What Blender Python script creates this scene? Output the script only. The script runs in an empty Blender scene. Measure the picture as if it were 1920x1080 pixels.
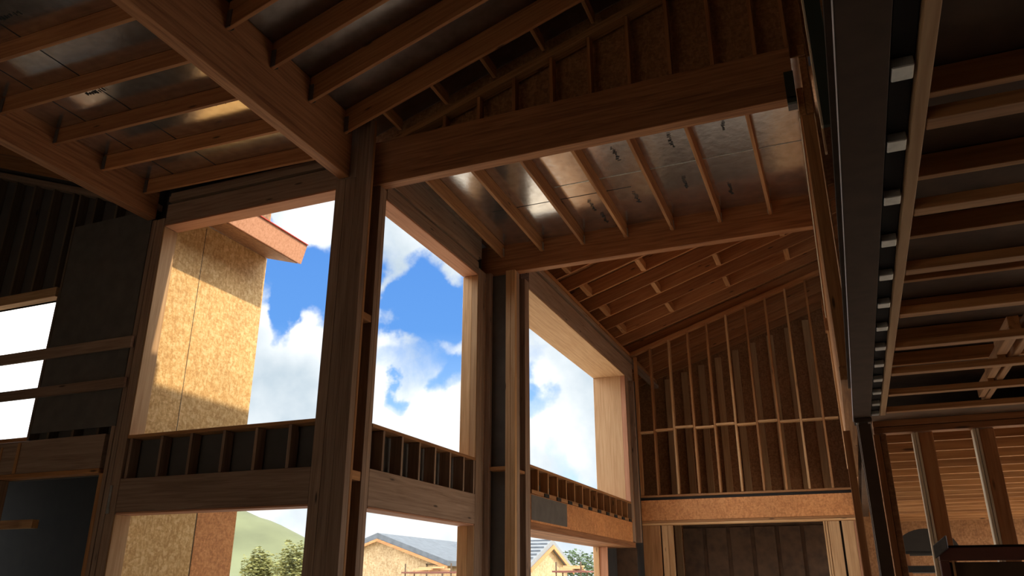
import bpy, bmesh, math, random
from mathutils import Vector, Matrix
random.seed(7)
C = bpy.context.scene.collection
H = 1.6                                   # eye height above the slab; all z below are measured from the eye
WM = {}                                   # world matrices of linked objects
ORD = ['first', 'second', 'third', 'fourth', 'fifth', 'sixth', 'seventh', 'eighth', 'ninth', 'tenth', 'eleventh',
       'twelfth', 'thirteenth', 'fourteenth', 'fifteenth', 'sixteenth', 'seventeenth', 'eighteenth', 'nineteenth', 'twentieth']

# ------------------------------------------------------------------ materials
def new_mat(name):
    m = bpy.data.materials.new(name); m.use_nodes = True
    nt = m.node_tree; nt.nodes.clear()
    out = nt.nodes.new('ShaderNodeOutputMaterial'); b = nt.nodes.new('ShaderNodeBsdfPrincipled')
    nt.links.new(b.outputs[0], out.inputs[0])
    return m, nt, b
def N(nt, t, **kw):
    n = nt.nodes.new(t)
    for k, v in kw.items():
        if hasattr(n, k): setattr(n, k, v)
    return n
def ramp(nt, fac, stops):
    r = nt.nodes.new('ShaderNodeValToRGB'); e = r.color_ramp.elements
    while len(e) < len(stops): e.new(0.5)
    for i, (p, c) in enumerate(stops): e[i].position = p; e[i].color = (*c, 1)
    nt.links.new(fac, r.inputs[0]); return r.outputs[0]
def mixc(nt, fac, a, b, mode='MIX'):
    m = nt.nodes.new('ShaderNodeMix'); m.data_type = 'RGBA'; m.blend_type = mode
    for s, v in ((m.inputs[0], fac), (m.inputs[6], a), (m.inputs[7], b)):
        if hasattr(v, 'is_linked') or hasattr(v, 'node'): nt.links.new(v, s)
        elif isinstance(v, (int, float)): s.default_value = v
        else: s.default_value = (*v, 1)
    return m.outputs[2]
def coords(nt, scale, rnd=True):
    tc = N(nt, 'ShaderNodeTexCoord'); mp = N(nt, 'ShaderNodeMapping')
    mp.inputs['Scale'].default_value = scale
    nt.links.new(tc.outputs['Object'], mp.inputs[0])
    if rnd:
        oi = N(nt, 'ShaderNodeObjectInfo'); cx = N(nt, 'ShaderNodeCombineXYZ'); ml = N(nt, 'ShaderNodeMath', operation='MULTIPLY')
        ml.inputs[1].default_value = 57.0
        nt.links.new(oi.outputs['Random'], ml.inputs[0])
        for i in range(3): nt.links.new(ml.outputs[0], cx.inputs[i])
        nt.links.new(cx.outputs[0], mp.inputs['Location'])
    return mp.outputs[0]
def bump(nt, b, h, dist=.004, strength=.5):
    bp = N(nt, 'ShaderNodeBump'); bp.inputs['Distance'].default_value = dist; bp.inputs['Strength'].default_value = strength
    nt.links.new(h, bp.inputs['Height']); nt.links.new(bp.outputs[0], b.inputs['Normal'])
def wood(name, dark, mid, light, rough=.75, knots=True):
    m, nt, b = new_mat(name)
    v = coords(nt, (.7, 16, 16))
    n1 = N(nt, 'ShaderNodeTexNoise'); n1.inputs['Scale'].default_value = 2.2; n1.inputs['Detail'].default_value = 6; n1.inputs['Distortion'].default_value = .6
    nt.links.new(v, n1.inputs[0])
    col = ramp(nt, n1.outputs[0], [(.28, dark), (.5, mid), (.72, light)])
    v2 = coords(nt, (.5, 1.2, 1.2))
    n2 = N(nt, 'ShaderNodeTexNoise'); n2.inputs['Scale'].default_value = 1.3; n2.inputs['Detail'].default_value = 3
    nt.links.new(v2, n2.inputs[0])
    col = mixc(nt, n2.outputs[0], col, tuple(.62*c for c in mid), 'MIX') if False else col
    oi = N(nt, 'ShaderNodeObjectInfo')
    var = ramp(nt, oi.outputs['Random'], [(0, (.78, .72, .66)), (.5, (1, 1, 1)), (1, (1.12, 1.06, .98))])
    col = mixc(nt, 1.0, col, var, 'MULTIPLY')
    if knots:
        v3 = coords(nt, (1.1, 5, 5))
        vo = N(nt, 'ShaderNodeTexVoronoi'); vo.inputs['Scale'].default_value = 1.4; nt.links.new(v3, vo.inputs[0])
        k = ramp(nt, vo.outputs['Distance'], [(.05, (0, 0, 0)), (.11, (1, 1, 1))])
        col = mixc(nt, k, tuple(.35*c for c in dark), col)
    nt.links.new(col, b.inputs['Base Color']); b.inputs['Roughness'].default_value = rough
    bump(nt, b, n1.outputs[0], .002, .4)
    return m
def osb(name, dark, mid, light, k=1.0):
    m, nt, b = new_mat(name)
    cols = []
    for i, sc in enumerate(((26, 26, 9), (14, 30, 30), (30, 14, 22))):
        v = coords(nt, tuple(k*q for q in sc))
        vo = N(nt, 'ShaderNodeTexVoronoi'); vo.inputs['Scale'].default_value = 1.0
        nt.links.new(v, vo.inputs[0])
        g = N(nt, 'ShaderNodeSeparateColor'); nt.links.new(vo.outputs['Color'], g.inputs[0])
        cols.append(g.outputs[i])
    a = N(nt, 'ShaderNodeMath', operation='ADD'); nt.links.new(cols[0], a.inputs[0]); nt.links.new(cols[1], a.inputs[1])
    a2 = N(nt, 'ShaderNodeMath', operation='ADD'); nt.links.new(a.outputs[0], a2.inputs[0]); nt.links.new(cols[2], a2.inputs[1])
    dv = N(nt, 'ShaderNodeMath', operation='DIVIDE'); nt.links.new(a2.outputs[0], dv.inputs[0]); dv.inputs[1].default_value = 3
    col = ramp(nt, dv.outputs[0], [(.2, dark), (.5, mid), (.8, light)])
    v = coords(nt, (1, 1, 1)); n = N(nt, 'ShaderNodeTexNoise'); n.inputs['Scale'].default_value = 1.1; n.inputs['Detail'].default_value = 4
    nt.links.new(v, n.inputs[0])
    tone = ramp(nt, n.outputs[0], [(.3, (.86, .84, .8)), (.7, (1.08, 1.06, 1.02))])
    col = mixc(nt, 1.0, col, tone, 'MULTIPLY')
    nt.links.new(col, b.inputs['Base Color']); b.inputs['Roughness'].default_value = .7
    bump(nt, b, dv.outputs[0], .003, .4)
    return m
def plain(name, col, rough=.8, metal=0., noise=.12, scale=6., bd=0.0):
    m, nt, b = new_mat(name)
    v = coords(nt, (1, 1, 1)); n = N(nt, 'ShaderNodeTexNoise'); n.inputs['Scale'].default_value = scale; n.inputs['Detail'].default_value = 6
    nt.links.new(v, n.inputs[0])
    c = ramp(nt, n.outputs[0], [(.3, tuple(x*(1-noise) for x in col)), (.7, tuple(min(1, x*(1+noise)) for x in col))])
    nt.links.new(c, b.inputs['Base Color']); b.inputs['Roughness'].default_value = rough; b.inputs['Metallic'].default_value = metal
    if bd: bump(nt, b, n.outputs[0], bd, .6)
    return m

M = {}
M['lumber'] = wood('lumber', (.30, .135, .048), (.45, .215, .082), (.56, .29, .12))
M['fresh'] = wood('fresh_lumber', (.50, .27, .115), (.64, .38, .18), (.74, .47, .25))
M['beam'] = wood('laminated_beam', (.22, .085, .032), (.37, .155, .06), (.48, .22, .09), knots=False)
M['rafter'] = wood('rafter_wood', (.30, .115, .04), (.42, .18, .066), (.50, .24, .095))
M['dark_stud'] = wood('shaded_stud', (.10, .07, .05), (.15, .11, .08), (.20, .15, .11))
M['pale'] = wood('pale_lumber', (.66, .52, .36), (.78, .65, .47), (.86, .74, .57))
M['ply'] = wood('plywood', (.46, .26, .12), (.56, .34, .17), (.64, .41, .22), knots=False)
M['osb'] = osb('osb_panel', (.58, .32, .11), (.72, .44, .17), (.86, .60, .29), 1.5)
M['haze_grey'] = wood('haze_grey_lumber', (.24, .15, .10), (.35, .235, .165), (.43, .30, .22))  # lumber greyed and lightened to stand in for the bluish haze
M['dark_sheath'] = plain('dark_sheathing', (.095, .085, .08), .85, noise=.15, scale=3)
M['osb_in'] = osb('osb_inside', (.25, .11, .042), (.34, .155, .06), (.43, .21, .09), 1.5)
M['osb_red'] = osb('osb_rim', (.56, .22, .075), (.70, .30, .105), (.80, .38, .15), 1.5)
M['dark_board'] = plain('dark_board', (.10, .055, .03), .85, noise=.3)
M['slate_board'] = plain('slate_board', (.135, .12, .105), .85, noise=.15)
M['steel'] = plain('primed_steel', (.082, .052, .037), .8, 0, .12, 9)
M['steel'].node_tree.nodes['Principled BSDF'].inputs['Specular IOR Level'].default_value = .15
M['galv'] = plain('galvanised', (.62, .62, .58), .42, .75, .12, 30)
M['dull_galv'] = plain('dull_galvanised', (.16, .14, .13), .55, .5, .15, 30)
M['black'] = plain('black_nailer', (.02, .017, .015), .9, noise=.2)
M['green'] = plain('dark_green_bracket', (.035, .045, .032), .6, .2)
M['concrete'] = plain('concrete', (.60, .52, .43), .85, noise=.15, scale=2)
M['dirt'] = plain('dirt', (.50, .40, .27), .95, noise=.2, scale=.8)
M['grass'] = plain('hill_grass', (.115, .125, .06), .95, noise=.35, scale=.03)
M['shingle'] = plain('grey_shingle', (.11, .125, .145), .8, noise=.18, scale=3)
M['osb_out'] = osb('osb_dimmed', (.30, .20, .10), (.40, .285, .155), (.50, .37, .22), .6)  # OSB copy dimmed for the houses, offsets the overbright light outside
M['batten'] = plain('pale_membrane', (.19, .20, .21), .6, noise=.08)
M['bark'] = plain('bark', (.10, .065, .04), .9)
M['leaf'] = plain('leaf', (.19, .19, .06), .75, noise=.35, scale=1.5)
M['leaf_dark'] = plain('leaf_dark', (.075, .115, .05), .75, noise=.35, scale=1.5)
M['ink'] = plain('black_ink', (.03, .028, .026), .7)
M['redwood'] = plain('red_painted_wood', (.16, .05, .035), .6)
M['tarp'] = plain('dark_tarp', (.03, .025, .02), .7)
M['fascia'] = wood('fascia_wood', (.42, .19, .10), (.52, .25, .14), (.58, .30, .18), knots=False)
M['red_edge'] = plain('red_flashing', (.55, .05, .03), .5)
M['highlight_white'] = plain('flange_highlight', (.92, .88, .90), .4, 0, .05)  # near-white stand-in for light caught on the steel edges
# foil
m, nt, b = new_mat('foil')
v = coords(nt, (1, 1, 1), False)
n = N(nt, 'ShaderNodeTexNoise'); n.inputs['Scale'].default_value = 9; n.inputs['Detail'].default_value = 7
nt.links.new(v, n.inputs[0])
c = ramp(nt, n.outputs[0], [(.3, (.56, .52, .47)), (.7, (.74, .70, .65))])
nt.links.new(c, b.inputs['Base Color']); b.inputs['Metallic'].default_value = .92; b.inputs['Roughness'].default_value = .17
bump(nt, b, n.outputs[0], .004, .35)
M['foil'] = m
m, nt, b = new_mat('shaded_foil')  # darker foil copy, stands in for dimmer light under the near roof
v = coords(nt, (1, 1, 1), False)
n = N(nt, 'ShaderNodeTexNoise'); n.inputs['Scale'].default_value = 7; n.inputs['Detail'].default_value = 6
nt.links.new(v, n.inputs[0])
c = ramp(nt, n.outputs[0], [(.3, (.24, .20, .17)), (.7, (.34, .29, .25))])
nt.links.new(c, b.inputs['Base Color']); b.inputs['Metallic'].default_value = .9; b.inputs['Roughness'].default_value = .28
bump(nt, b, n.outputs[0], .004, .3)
M['shaded_foil'] = m

# ------------------------------------------------------------------ object helpers
def link(name, bm, mat, mw, parent=None):
    me = bpy.data.meshes.new(name); bmesh.ops.recalc_face_normals(bm, faces=bm.faces); bm.to_mesh(me); bm.free()
    me.materials.append(mat if not isinstance(mat, str) else M[mat])
    o = bpy.data.objects.new(name, me); C.objects.link(o)
    WM[o.name] = mw
    if parent is not None:
        o.parent = parent; o.matrix_parent_inverse = WM[parent.name].inverted()
    o.matrix_basis = mw
    return o
def empty(name, loc, label, cat, group=None):
    o = bpy.data.objects.new(name, None); C.objects.link(o); o.empty_display_size = .1
    mw = Matrix.Translation((loc[0], loc[1], loc[2]+H)); WM[o.name] = mw; o.matrix_basis = mw
    return tag(o, label, cat, group)
def tag(o, label, cat, group=None):
    o['label'] = label; o['category'] = cat
    if group: o['group'] = group
    return o
def struct(o, label=None, cat='structure'):
    o['kind'] = 'structure'
    if label: o['label'] = label; o['category'] = cat
    return o
def cuboid(bm, lo, hi, bev=0):
    r = bmesh.ops.create_cube(bm, size=1)
    vs = r['verts']
    for v in vs: v.co = Vector([(lo[i]+hi[i])/2 + v.co[i]*(hi[i]-lo[i]) for i in range(3)])
    if bev:
        es = list({e for v in vs for e in v.link_edges})
        bmesh.ops.bevel(bm, geom=es, offset=bev, segments=1, affect='EDGES')
def box(name, x0, x1, y0, y1, z0, z1, mat, parent=None, bev=.003):
    """axis aligned board; its local X runs along its longest side so that the grain does"""
    c = Vector(((x0+x1)/2, (y0+y1)/2, (z0+z1)/2+H)); d = [abs(x1-x0), abs(y1-y0), abs(z1-z0)]
    k = d.index(max(d))
    R = [Matrix.Identity(3), Matrix(((0, -1, 0), (1, 0, 0), (0, 0, 1))), Matrix(((0, 0, -1), (0, 1, 0), (1, 0, 0)))][k]
    ld = [d, [d[1], d[0], d[2]], [d[2], d[1], d[0]]][k]
    bm = bmesh.new(); b = min(bev, min(d)*.2)
    cuboid(bm, [-x/2 for x in ld], [x/2 for x in ld], b)
    return link(name, bm, mat, Matrix.Translation(c) @ R.to_4x4(), parent)
def bar(name, p, q, w, h, mat, parent=None, bev=.003):
    """sloped board from p to q (centres of its bottom face), w across, h upward; ends cut plumb"""
    p = Vector(p)+Vector((0, 0, H)); q = Vector(q)+Vector((0, 0, H))
    x = (q-p).normalized(); s = Vector((0, 0, 1)).cross(x).normalized(); u = x.cross(s)
    L = (q-p).length; sl = x.z/math.hypot(x.x, x.y) if math.hypot(x.x, x.y) > 1e-6 else 0
    mw = Matrix.Translation((p+q)/2) @ Matrix((x, s, u)).transposed().to_4x4()
    bm = bmesh.new(); vs = []
    for a in (-1, 1):
        for j in (-1, 1):
            for k in (0, 1):
                vs.append(bm.verts.new((a*L/2 + k*h*sl, j*w/2, k*h)))
    for f in ((0, 1, 3, 2), (4, 6, 7, 5), (0, 4, 5, 1), (2, 3, 7, 6), (0, 2, 6, 4), (1, 5, 7, 3)):
        bm.faces.new([vs[i] for i in f])
    if bev: bmesh.ops.bevel(bm, geom=list(bm.edges), offset=min(bev, w*.2, h*.2), segments=1, affect='EDGES')
    return link(name, bm, mat, mw, parent)
def multi(name, boxes, mat, parent=None):
    xs = [b for b in boxes]; bm = bmesh.new()
    c = Vector((sum(b[0]+b[1] for b in xs)/2/len(xs), sum(b[2]+b[3] for b in xs)/2/len(xs), sum(b[4]+b[5] for b in xs)/2/len(xs)))
    for b in xs: cuboid(bm, (b[0]-c.x, b[2]-c.y, b[4]-c.z), (b[1]-c.x, b[3]-c.y, b[5]-c.z))
    return link(name, bm, mat, Matrix.Translation(c+Vector((0, 0, H))), parent)
def holes(name, axis, t0, t1, a0, a1, z0, z1, hs, mat, parent=None, a_top=None):
    """sheathing on a wall plane with openings; hs = (a0,a1,z0,z1); one mesh"""
    A = sorted({a0, a1, *[max(a0, min(a1, h[i])) for h in hs for i in (0, 1)]})
    Z = sorted({z0, z1, *[max(z0, min(z1, h[i])) for h in hs for i in (2, 3)]})
    out = []
    for i in range(len(A)-1):
        for j in range(len(Z)-1):
            ca, cz = (A[i]+A[i+1])/2, (Z[j]+Z[j+1])/2
            if any(h[0] < ca < h[1] and h[2] < cz < h[3] for h in hs): continue
            out.append((A[i], A[i+1], t0, t1, Z[j], Z[j+1]) if axis == 'y' else (t0, t1, A[i], A[i+1], Z[j], Z[j+1]))
    return multi(name, out, mat, parent)
def prism(name, pts, axis, t0, t1, mat, parent=None):
    """polygon pts (a,z) extruded along axis from t0 to t1"""
    bm = bmesh.new()
    f = (lambda a, z, t: (a, t, z)) if axis == 'y' else (lambda a, z, t: (t, a, z))
    ca = sum(p[0] for p in pts)/len(pts); cz = sum(p[1] for p in pts)/len(pts); ct = (t0+t1)/2
    r0 = [bm.verts.new(f(a-ca, z-cz, t0-ct)) for a, z in pts]; r1 = [bm.verts.new(f(a-ca, z-cz, t1-ct)) for a, z in pts]
    bm.faces.new(r0); bm.faces.new(r1)
    for i in range(len(pts)):
        j = (i+1) % len(pts); bm.faces.new((r0[i], r0[j], r1[j], r1[i]))
    c = f(ca, cz, ct)
    return link(name, bm, mat, Matrix.Translation((c[0], c[1], c[2]+H)), parent)
def slab(name, x0, z0, x1, z1, y0, y1, th, mat, parent=None):
    """sloped sheet, bottom from (x0,z0) to (x1,z1), over y0..y1"""
    return prism(name, [(x0, z0), (x1, z1), (x1, z1+th), (x0, z0+th)], 'y', y0, y1, mat, parent)

# ------------------------------------------------------------------ key planes
YA, YO = 6.5, 6.70          # facade beside the left windows: inner and outer face
XB, XO = -4.41, -4.63       # window wall that runs away: inner and outer face
X2 = -3.96                  # its thicker far bay: inner face
YC = 16.42                  # end wall of the far bay
YF = 19.2                   # last wall behind it
HEAD, SILL, LOW = 4.13, 1.58, .73
ZF = -H

# ground, slab, hill
o = multi('ground', [(-120, 90, -60, 140, ZF-.35, ZF-.12)], 'dirt'); struct(o, 'bare dirt ground around the house', 'ground')
o = multi('floor', [(-14, 7.6, -5.5, YF+.3, ZF-.2, ZF)], 'concrete'); struct(o, 'pale concrete floor slab of the house', 'floor')
bm = bmesh.new(); g = []
NX, NY = 60, 24
for i in range(NX+1):
    row = []
    for j in range(NY+1):
        x = -330 + 330*i/NX; y = 150 + 140*j/NY
        ridge = 27*math.exp(-((x+212)/42)**2) + 7.5*math.exp(-((x+165)/32)**2)
        z = (ridge + 2.5)*math.exp(-((y-222)/38)**2) - 3 + .35*math.sin(x*.35+y*.2)
        row.append(bm.verts.new((x+165, y-220, z)))
    g.append(row)
for i in range(NX):
    for j in range(NY): bm.faces.new((g[i][j], g[i+1][j], g[i+1][j+1], g[i][j+1]))
for f in bm.faces: f.smooth = True
o = link('hillside', bm, 'grass', Matrix.Translation((-165, 220, H))); struct(o, 'green grassy hill on the horizon', 'hill')

# ------------------------------------------------------------------ sheathing of the facade (structure)
DOOR = (-10.9, -7.62, ZF, 1.18); WINL = (-11.6, -9.0, 1.68, 3.47)
WA = (-7.302, -4.81, SILL-.04, HEAD+.022); WAL = (-7.302, -4.81, ZF-1, LOW+.022)
zl = lambda x: 4.49 - .345*(x+7.45)         # underside of the left gable roof
o = holes('wall_front', 'y', 6.655, YO, -12.6, XO, ZF, 4.70, [DOOR, WINL, WA, WAL], 'dark_sheath'); struct(o)
o = prism('wall_front_gable', [(-12.6, 4.702), (-7.43, 4.702), (-7.43, zl(-7.43)+.24), (-12.6, zl(-12.6)+.24)], 'y', 6.655, YO, 'dark_sheath'); struct(o)
o.name = 'wall_gable'
WB = (6.93, 9.442, SILL-.04, HEAD+.022); WBL = (6.93, 9.442, ZF-1, LOW+.022)
o = holes('wall_window', 'x', XO, XO+.045, YO, 9.70, ZF, 4.86, [WB, WBL], 'dark_sheath'); struct(o)
W2 = (10.24, 15.742, SILL-.04, HEAD+.022); W2L = (10.24, 15.345, ZF-1, LOW+.092)
o = holes('wall_bay', 'x', XO, XO+.045, 9.705, YF, ZF, 4.86, [W2, W2L], 'dark_sheath'); struct(o)
o = holes('wall_left', 'x', -12.7, -12.61, -5.5, YO, ZF, 6.48, [], 'dark_sheath'); struct(o)

# rough openings: head, jambs, sill of each
def opening_A(n, z0, z1, top):
    w = empty(f'window_{n}', (-6.05, 6.6, z0), *('', '')); del w['label'], w['category']; struct(w)
    box('head', -7.28, -4.81, YA+.002, YO+.012, z1, z1+.02, 'fascia', w)
    box('jamb', -7.30, -7.28, YA+.002, YO+.012, z0, z1-.001, 'ply', w)
    if top: box('sill', -7.30, -4.81, YA+.002, YO+.012, z0-.038, z0-.001, 'lumber', w)
opening_A(1, SILL, HEAD, True); opening_A(4, ZF, LOW, False)
def opening_B(n, z0, z1, top):
    w = empty(f'window_{n}', (-4.5, 8.2, z0), *('', '')); del w['label'], w['category']; struct(w)
    box('head', XO-.012, XB-.002, 6.94, 9.42, z1, z1+.02, 'fascia', w)
    box('jamb', XO-.012, XB-.09, 9.42, 9.44, z0, z1-.001, 'fresh', w)
    box('jamb', XB-.089, XB-.002, 9.42, 9.44, z0, z1-.001, 'ply', w)
    if top: box('sill', XO-.012, XB-.002, 6.94, 9.44, z0-.038, z0-.001, 'lumber', w)
opening_B(2, SILL, HEAD, True); opening_B(5, ZF, LOW, False)
w = empty('window_3', (-4.3, 13, SILL), '', ''); del w['label'], w['category']; struct(w)
box('head', XO-.012, X2-.002, 10.25, 15.74, HEAD, HEAD+.02, 'ply', w)
box('jamb', XO-.012, X2-.10, 15.72, 15.74, SILL, HEAD-.001, 'ply', w)
box('jamb', X2-.099, X2-.002, 15.72, 15.74, SILL, HEAD-.001, 'fascia', w)
box('sill', XO-.012, X2-.002, 10.25, 15.74, SILL-.038, SILL-.001, 'lumber', w)
w = empty('window_6', (-4.3, 13, ZF), '', ''); del w['label'], w['category']; struct(w)
for k in range(9):
    box('head', XO-.012+.0748*k, XO+.058+.0748*k, 10.25, 15.98, LOW, LOW+.09, 'lumber' if k % 2 else 'beam', w)
box('jamb', XO-.012, XO+.10, 15.30, 15.34, ZF, LOW-.001, 'fresh', w)
box('jamb', XO+.101, XO+.26, 15.32, 15.36, ZF, LOW-.001, 'fascia', w)
box('jamb', XO+.262, X2-.002, 15.98, 16.02, ZF, LOW-.001, 'dark_board', w)
w = empty('window_7', (-10.3, 6.6, 1.68), '', ''); del w['label'], w['category']; struct(w)
box('head', -12.0, -9.0, 6.53, YO+.012, 3.47, 3.598, 'fresh', w); box('jamb', -9.0, -8.97, 6.56, YO+.012, 1.68, 3.469, 'lumber', w)
box('sill', -11.6, -8.97, 6.56, YO+.012, 1.63, 1.679, 'lumber', w)

# ------------------------------------------------------------------ wing outside: OSB wall, roof, eave
o = multi('wall_wing', [(-7.37, -7.35, YO+.001, 8.455, ZF-.1, 4.47)], 'osb'); struct(o)
w = o
box('panel_seam', -7.352, -7.3485, 7.235, 7.243, SILL-.6, 4.43, 'ink', w, 0)
box('lower_sheet', -7.3495, -7.345, 7.77, 8.455, ZF, .93, 'osb_red', w, 0)['label'] = 'redder lower board sheet'
box('panel_seam', -7.352, -7.3485, 7.755, 7.765, ZF, .95, 'ink', w, 0)
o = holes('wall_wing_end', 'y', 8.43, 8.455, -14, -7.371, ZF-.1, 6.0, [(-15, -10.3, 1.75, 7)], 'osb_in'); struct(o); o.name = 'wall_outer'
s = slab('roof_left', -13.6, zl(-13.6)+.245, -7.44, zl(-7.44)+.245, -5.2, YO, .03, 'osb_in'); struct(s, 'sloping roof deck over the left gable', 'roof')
s = slab('roof_wing', -14.2, zl(-14.2)+.245, -6.80, zl(-6.80)+.245, YO+.002, 8.455, .03, 'shingle'); struct(s, 'sloping roof deck over the wing outside', 'roof')
slab('soffit', -7.348, 4.475, -6.797, 4.308, YO+.03, 8.45, .012, 'osb_in', s)
t = empty('eave_fascia', (-6.75, 7.5, 4.3), 'reddish fascia board of the eave outside the left window, red metal top edge', 'fascia board')
bm = bmesh.new()
def fas(pts, nm, mat):
    return prism(nm, pts, 'y', YO+.03, 8.47, mat, t)
fas([(-6.795, 4.315), (-6.745, 4.298), (-6.665, 4.575), (-6.715, 4.592)], 'board', 'fascia')
fas([(-6.722, 4.594), (-6.648, 4.570), (-6.646, 4.580), (-6.720, 4.606)], 'drip_edge', 'red_edge')

# ------------------------------------------------------------------ posts
def post(name, loc, label, plies):
    t = empty(name, loc, label, 'post')
    for nm, b, mat in plies: box(nm, *b, mat, t)
    return t
zb, zt = ZF, 4.247
post('corner_post', (-4.6, 6.7, ZF), 'tall built-up timber corner post between the left window and the middle window', [
    ('stud', (-4.808, -4.685, YA, 6.64, zb, zt), 'haze_grey'),
    ('stud', (-4.683, -4.556, YA+.004, 6.64, zb, zt), 'haze_grey'),
    ('stud', (-4.553, XB, YA, 6.59, zb, 4.99), 'haze_grey'), ('stud', (-4.553, XB, 6.593, 6.63, zb, 4.99), 'lumber'),
    ('stud', (-4.553, XB, 6.79, 6.858, zb, zt), 'haze_grey'), ('stud', (-4.553, XB, 6.86, 6.925, zb, zt), 'haze_grey'),
    ('blocking', (-4.808, -4.556, 6.502, 6.64, 4.249, 5.0), 'haze_grey'),
    ('blocking', (-4.553, XB-.01, 6.632, 6.788, .98, 1.07), 'lumber'), ('blocking', (-4.553, XB-.01, 6.632, 6.788, 2.62, 2.70), 'lumber'),
    ('back_panel', (-4.58, -4.556, 6.642, 6.925, zb, zt), 'dark_board')])
post('jog_post', (-4.2, 9.8, ZF), 'tall built-up post between the middle window and the far right window, with deep grooves', [
    ('stud', (-4.553, XB, 9.445, 9.52, zb, zt), 'haze_grey'), ('stud', (-4.553, XB, 9.523, 9.60, zb, zt), 'haze_grey'), ('stud', (-4.553, XB, 9.603, 9.68, zb, zt), 'haze_grey'),
    ('stud', (XB, -4.33, 9.69, 9.76, zb, zt), 'haze_grey'), ('stud', (-4.10, -4.03, 9.69, 9.76, zb, zt), 'fresh'), ('stud', (-4.027, X2, 9.69, 9.76, zb, zt), 'fresh'),
    ('stud', (-4.10, X2, 9.763, 9.86, zb, zt), 'haze_grey'), ('stud', (-4.10, X2, 10.07, 10.155, zb, zt), 'haze_grey'), ('stud', (-4.10, X2, 10.158, 10.24, zb, zt), 'haze_grey'),
    ('back_panel', (-4.40, -4.105, 9.83, 9.85, zb, zt), 'slate_board'), ('back_panel', (-4.13, -4.105, 9.862, 10.24, zb, zt), 'slate_board'),
    ('blocking', (-4.329, -4.101, 9.70, 9.828, 1.44, 1.49), 'lumber'), ('blocking', (-4.10, X2-.01, 9.863, 10.068, 1.42, 1.46), 'lumber'),
    ('side_panel', (-4.58, -4.558, 9.45, 10.24, zb, zt), 'osb_in')])
post('corner_post', (-3.97, 16.2, ZF), 'tall corner post where the far right window meets the end wall of studs', [
    ('stud', (-4.10, X2, 15.76, 15.84, .84, 4.147), 'haze_grey'), ('stud', (-4.10, X2, 15.843, 15.92, .84, 4.147), 'haze_grey'),
    ('stud', (-4.10, X2-.02, 15.96, 16.03, .84, 4.147), 'haze_grey'), ('stud', (-4.10, X2-.05, 16.10, 16.18, .84, 4.147), 'lumber'),
    ('stud', (-4.10, X2+.03, 16.28, 16.36, .84, 4.147), 'haze_grey'), ('stud', (X2+.035, X2+.10, 16.42, 16.50, 1.76, 4.70), 'lumber'),
    ('back_panel', (-4.14, -4.105, 15.76, 16.42, .84, 4.147), 'slate_board')])
post('jamb_post', (-7.38, 6.55, ZF), 'tall dark double post at the left edge of the left window', [
    ('stud', (-7.36, -7.302, YA, 6.64, zb, zt), 'haze_grey'), ('stud', (-7.43, -7.363, YA+.006, 6.64, zb, zt), 'haze_grey'),
    ('stud', (-7.50, -7.433, YA, 6.64, zb, zt), 'haze_grey'),
    ('strap_tie', (-7.418, -7.385, YA-.008, YA-.002, .76, 1.04), 'galv'), ('strap_tie', (-7.418, -7.37, YA-.012, YA-.009, .74, .79), 'galv')])

# ------------------------------------------------------------------ window-wall framing
def thing(name, x0, x1, y0, y1, z0, z1, mat, label, cat, group=None):
    return tag(box(name, x0, x1, y0, y1, z0, z1, mat), label, cat, group)
thing('header', -7.298, -4.812, YA+.012, 6.64, HEAD+.022, 4.43, 'haze_grey', 'long timber header across the top of the left window', 'header')
thing('top_plate', -7.298, -4.812, YA+.012, 6.64, 4.47, 4.545, 'haze_grey', 'timber plate just above the header of the left window', 'plate')
thing('rim_board', -7.298, -4.812, YA+.03, 6.63, 4.548, 4.60, 'haze_grey', 'dark rim board between the left window plate and the silver ceiling', 'board')
thing('rim_header', -7.298, -4.812, YA+.004, 6.62, LOW+.022, 1.105, 'haze_grey', 'wide timber rim header below the left window, under the short studs', 'header')
for i, x in enumerate((-7.245, -6.80, -6.39, -5.95, -5.53, -5.11)):
    thing('cripple_stud', x-.019, x+.019, YA+.012, 6.64, 1.107, SILL-.04, 'haze_grey', f'short stud below the left window sill, {ORD[i]} from the left', 'stud', 'short studs under the left window')
thing('header', -4.553, XB, 6.94, 9.44, HEAD+.022, 4.33, 'haze_grey', 'long timber header across the top of the middle window', 'header')
thing('top_plate', -4.553, XB, 6.94, 9.44, 4.365, 4.44, 'haze_grey', 'timber plate just above the header of the middle window', 'plate')
thing('rim_joist', -4.553, XB-.03, 6.94, 9.60, 4.445, 4.80, 'haze_grey', 'dark rim board under the ceiling above the middle window', 'board')
thing('rim_header', -4.52, XB, 6.93, 9.44, LOW+.022, 1.12, 'haze_grey', 'wide timber rim header below the middle window', 'header')
for i, y in enumerate((7.17, 7.56, 7.95, 8.33, 8.72, 9.10, 9.40)):
    thing('cripple_stud', -4.553, XB, y-.019, y+.019, 1.122, SILL-.04, 'haze_grey', f'short stud below the middle window sill, {ORD[i]} from the tall corner post', 'stud', 'short studs under the middle window')
thing('header', -4.10, X2, 10.25, 16.40, HEAD+.022, 4.52, 'haze_grey', 'long timber header across the top of the far right window', 'header')
thing('top_plate', -4.10, X2-.01, 10.25, 19.1, 4.60, 4.68, 'haze_grey', 'timber top plate above the header of the far right window', 'plate')
thing('top_plate', -4.14, X2-.04, 10.25, 19.1, 4.735, 4.80, 'lumber', 'upper top plate that carries the far sloping rafters', 'plate')
t = thing('rim_header', -4.10, X2, 10.25, 15.74, LOW+.092, 1.19, 'osb_red', 'reddish rim header below the far right window, row of dark bolts on its top', 'header')
box('ledger_strip', -4.10, X2+.02, 10.25, 15.74, 1.192, 1.245, 'lumber', t)
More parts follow.
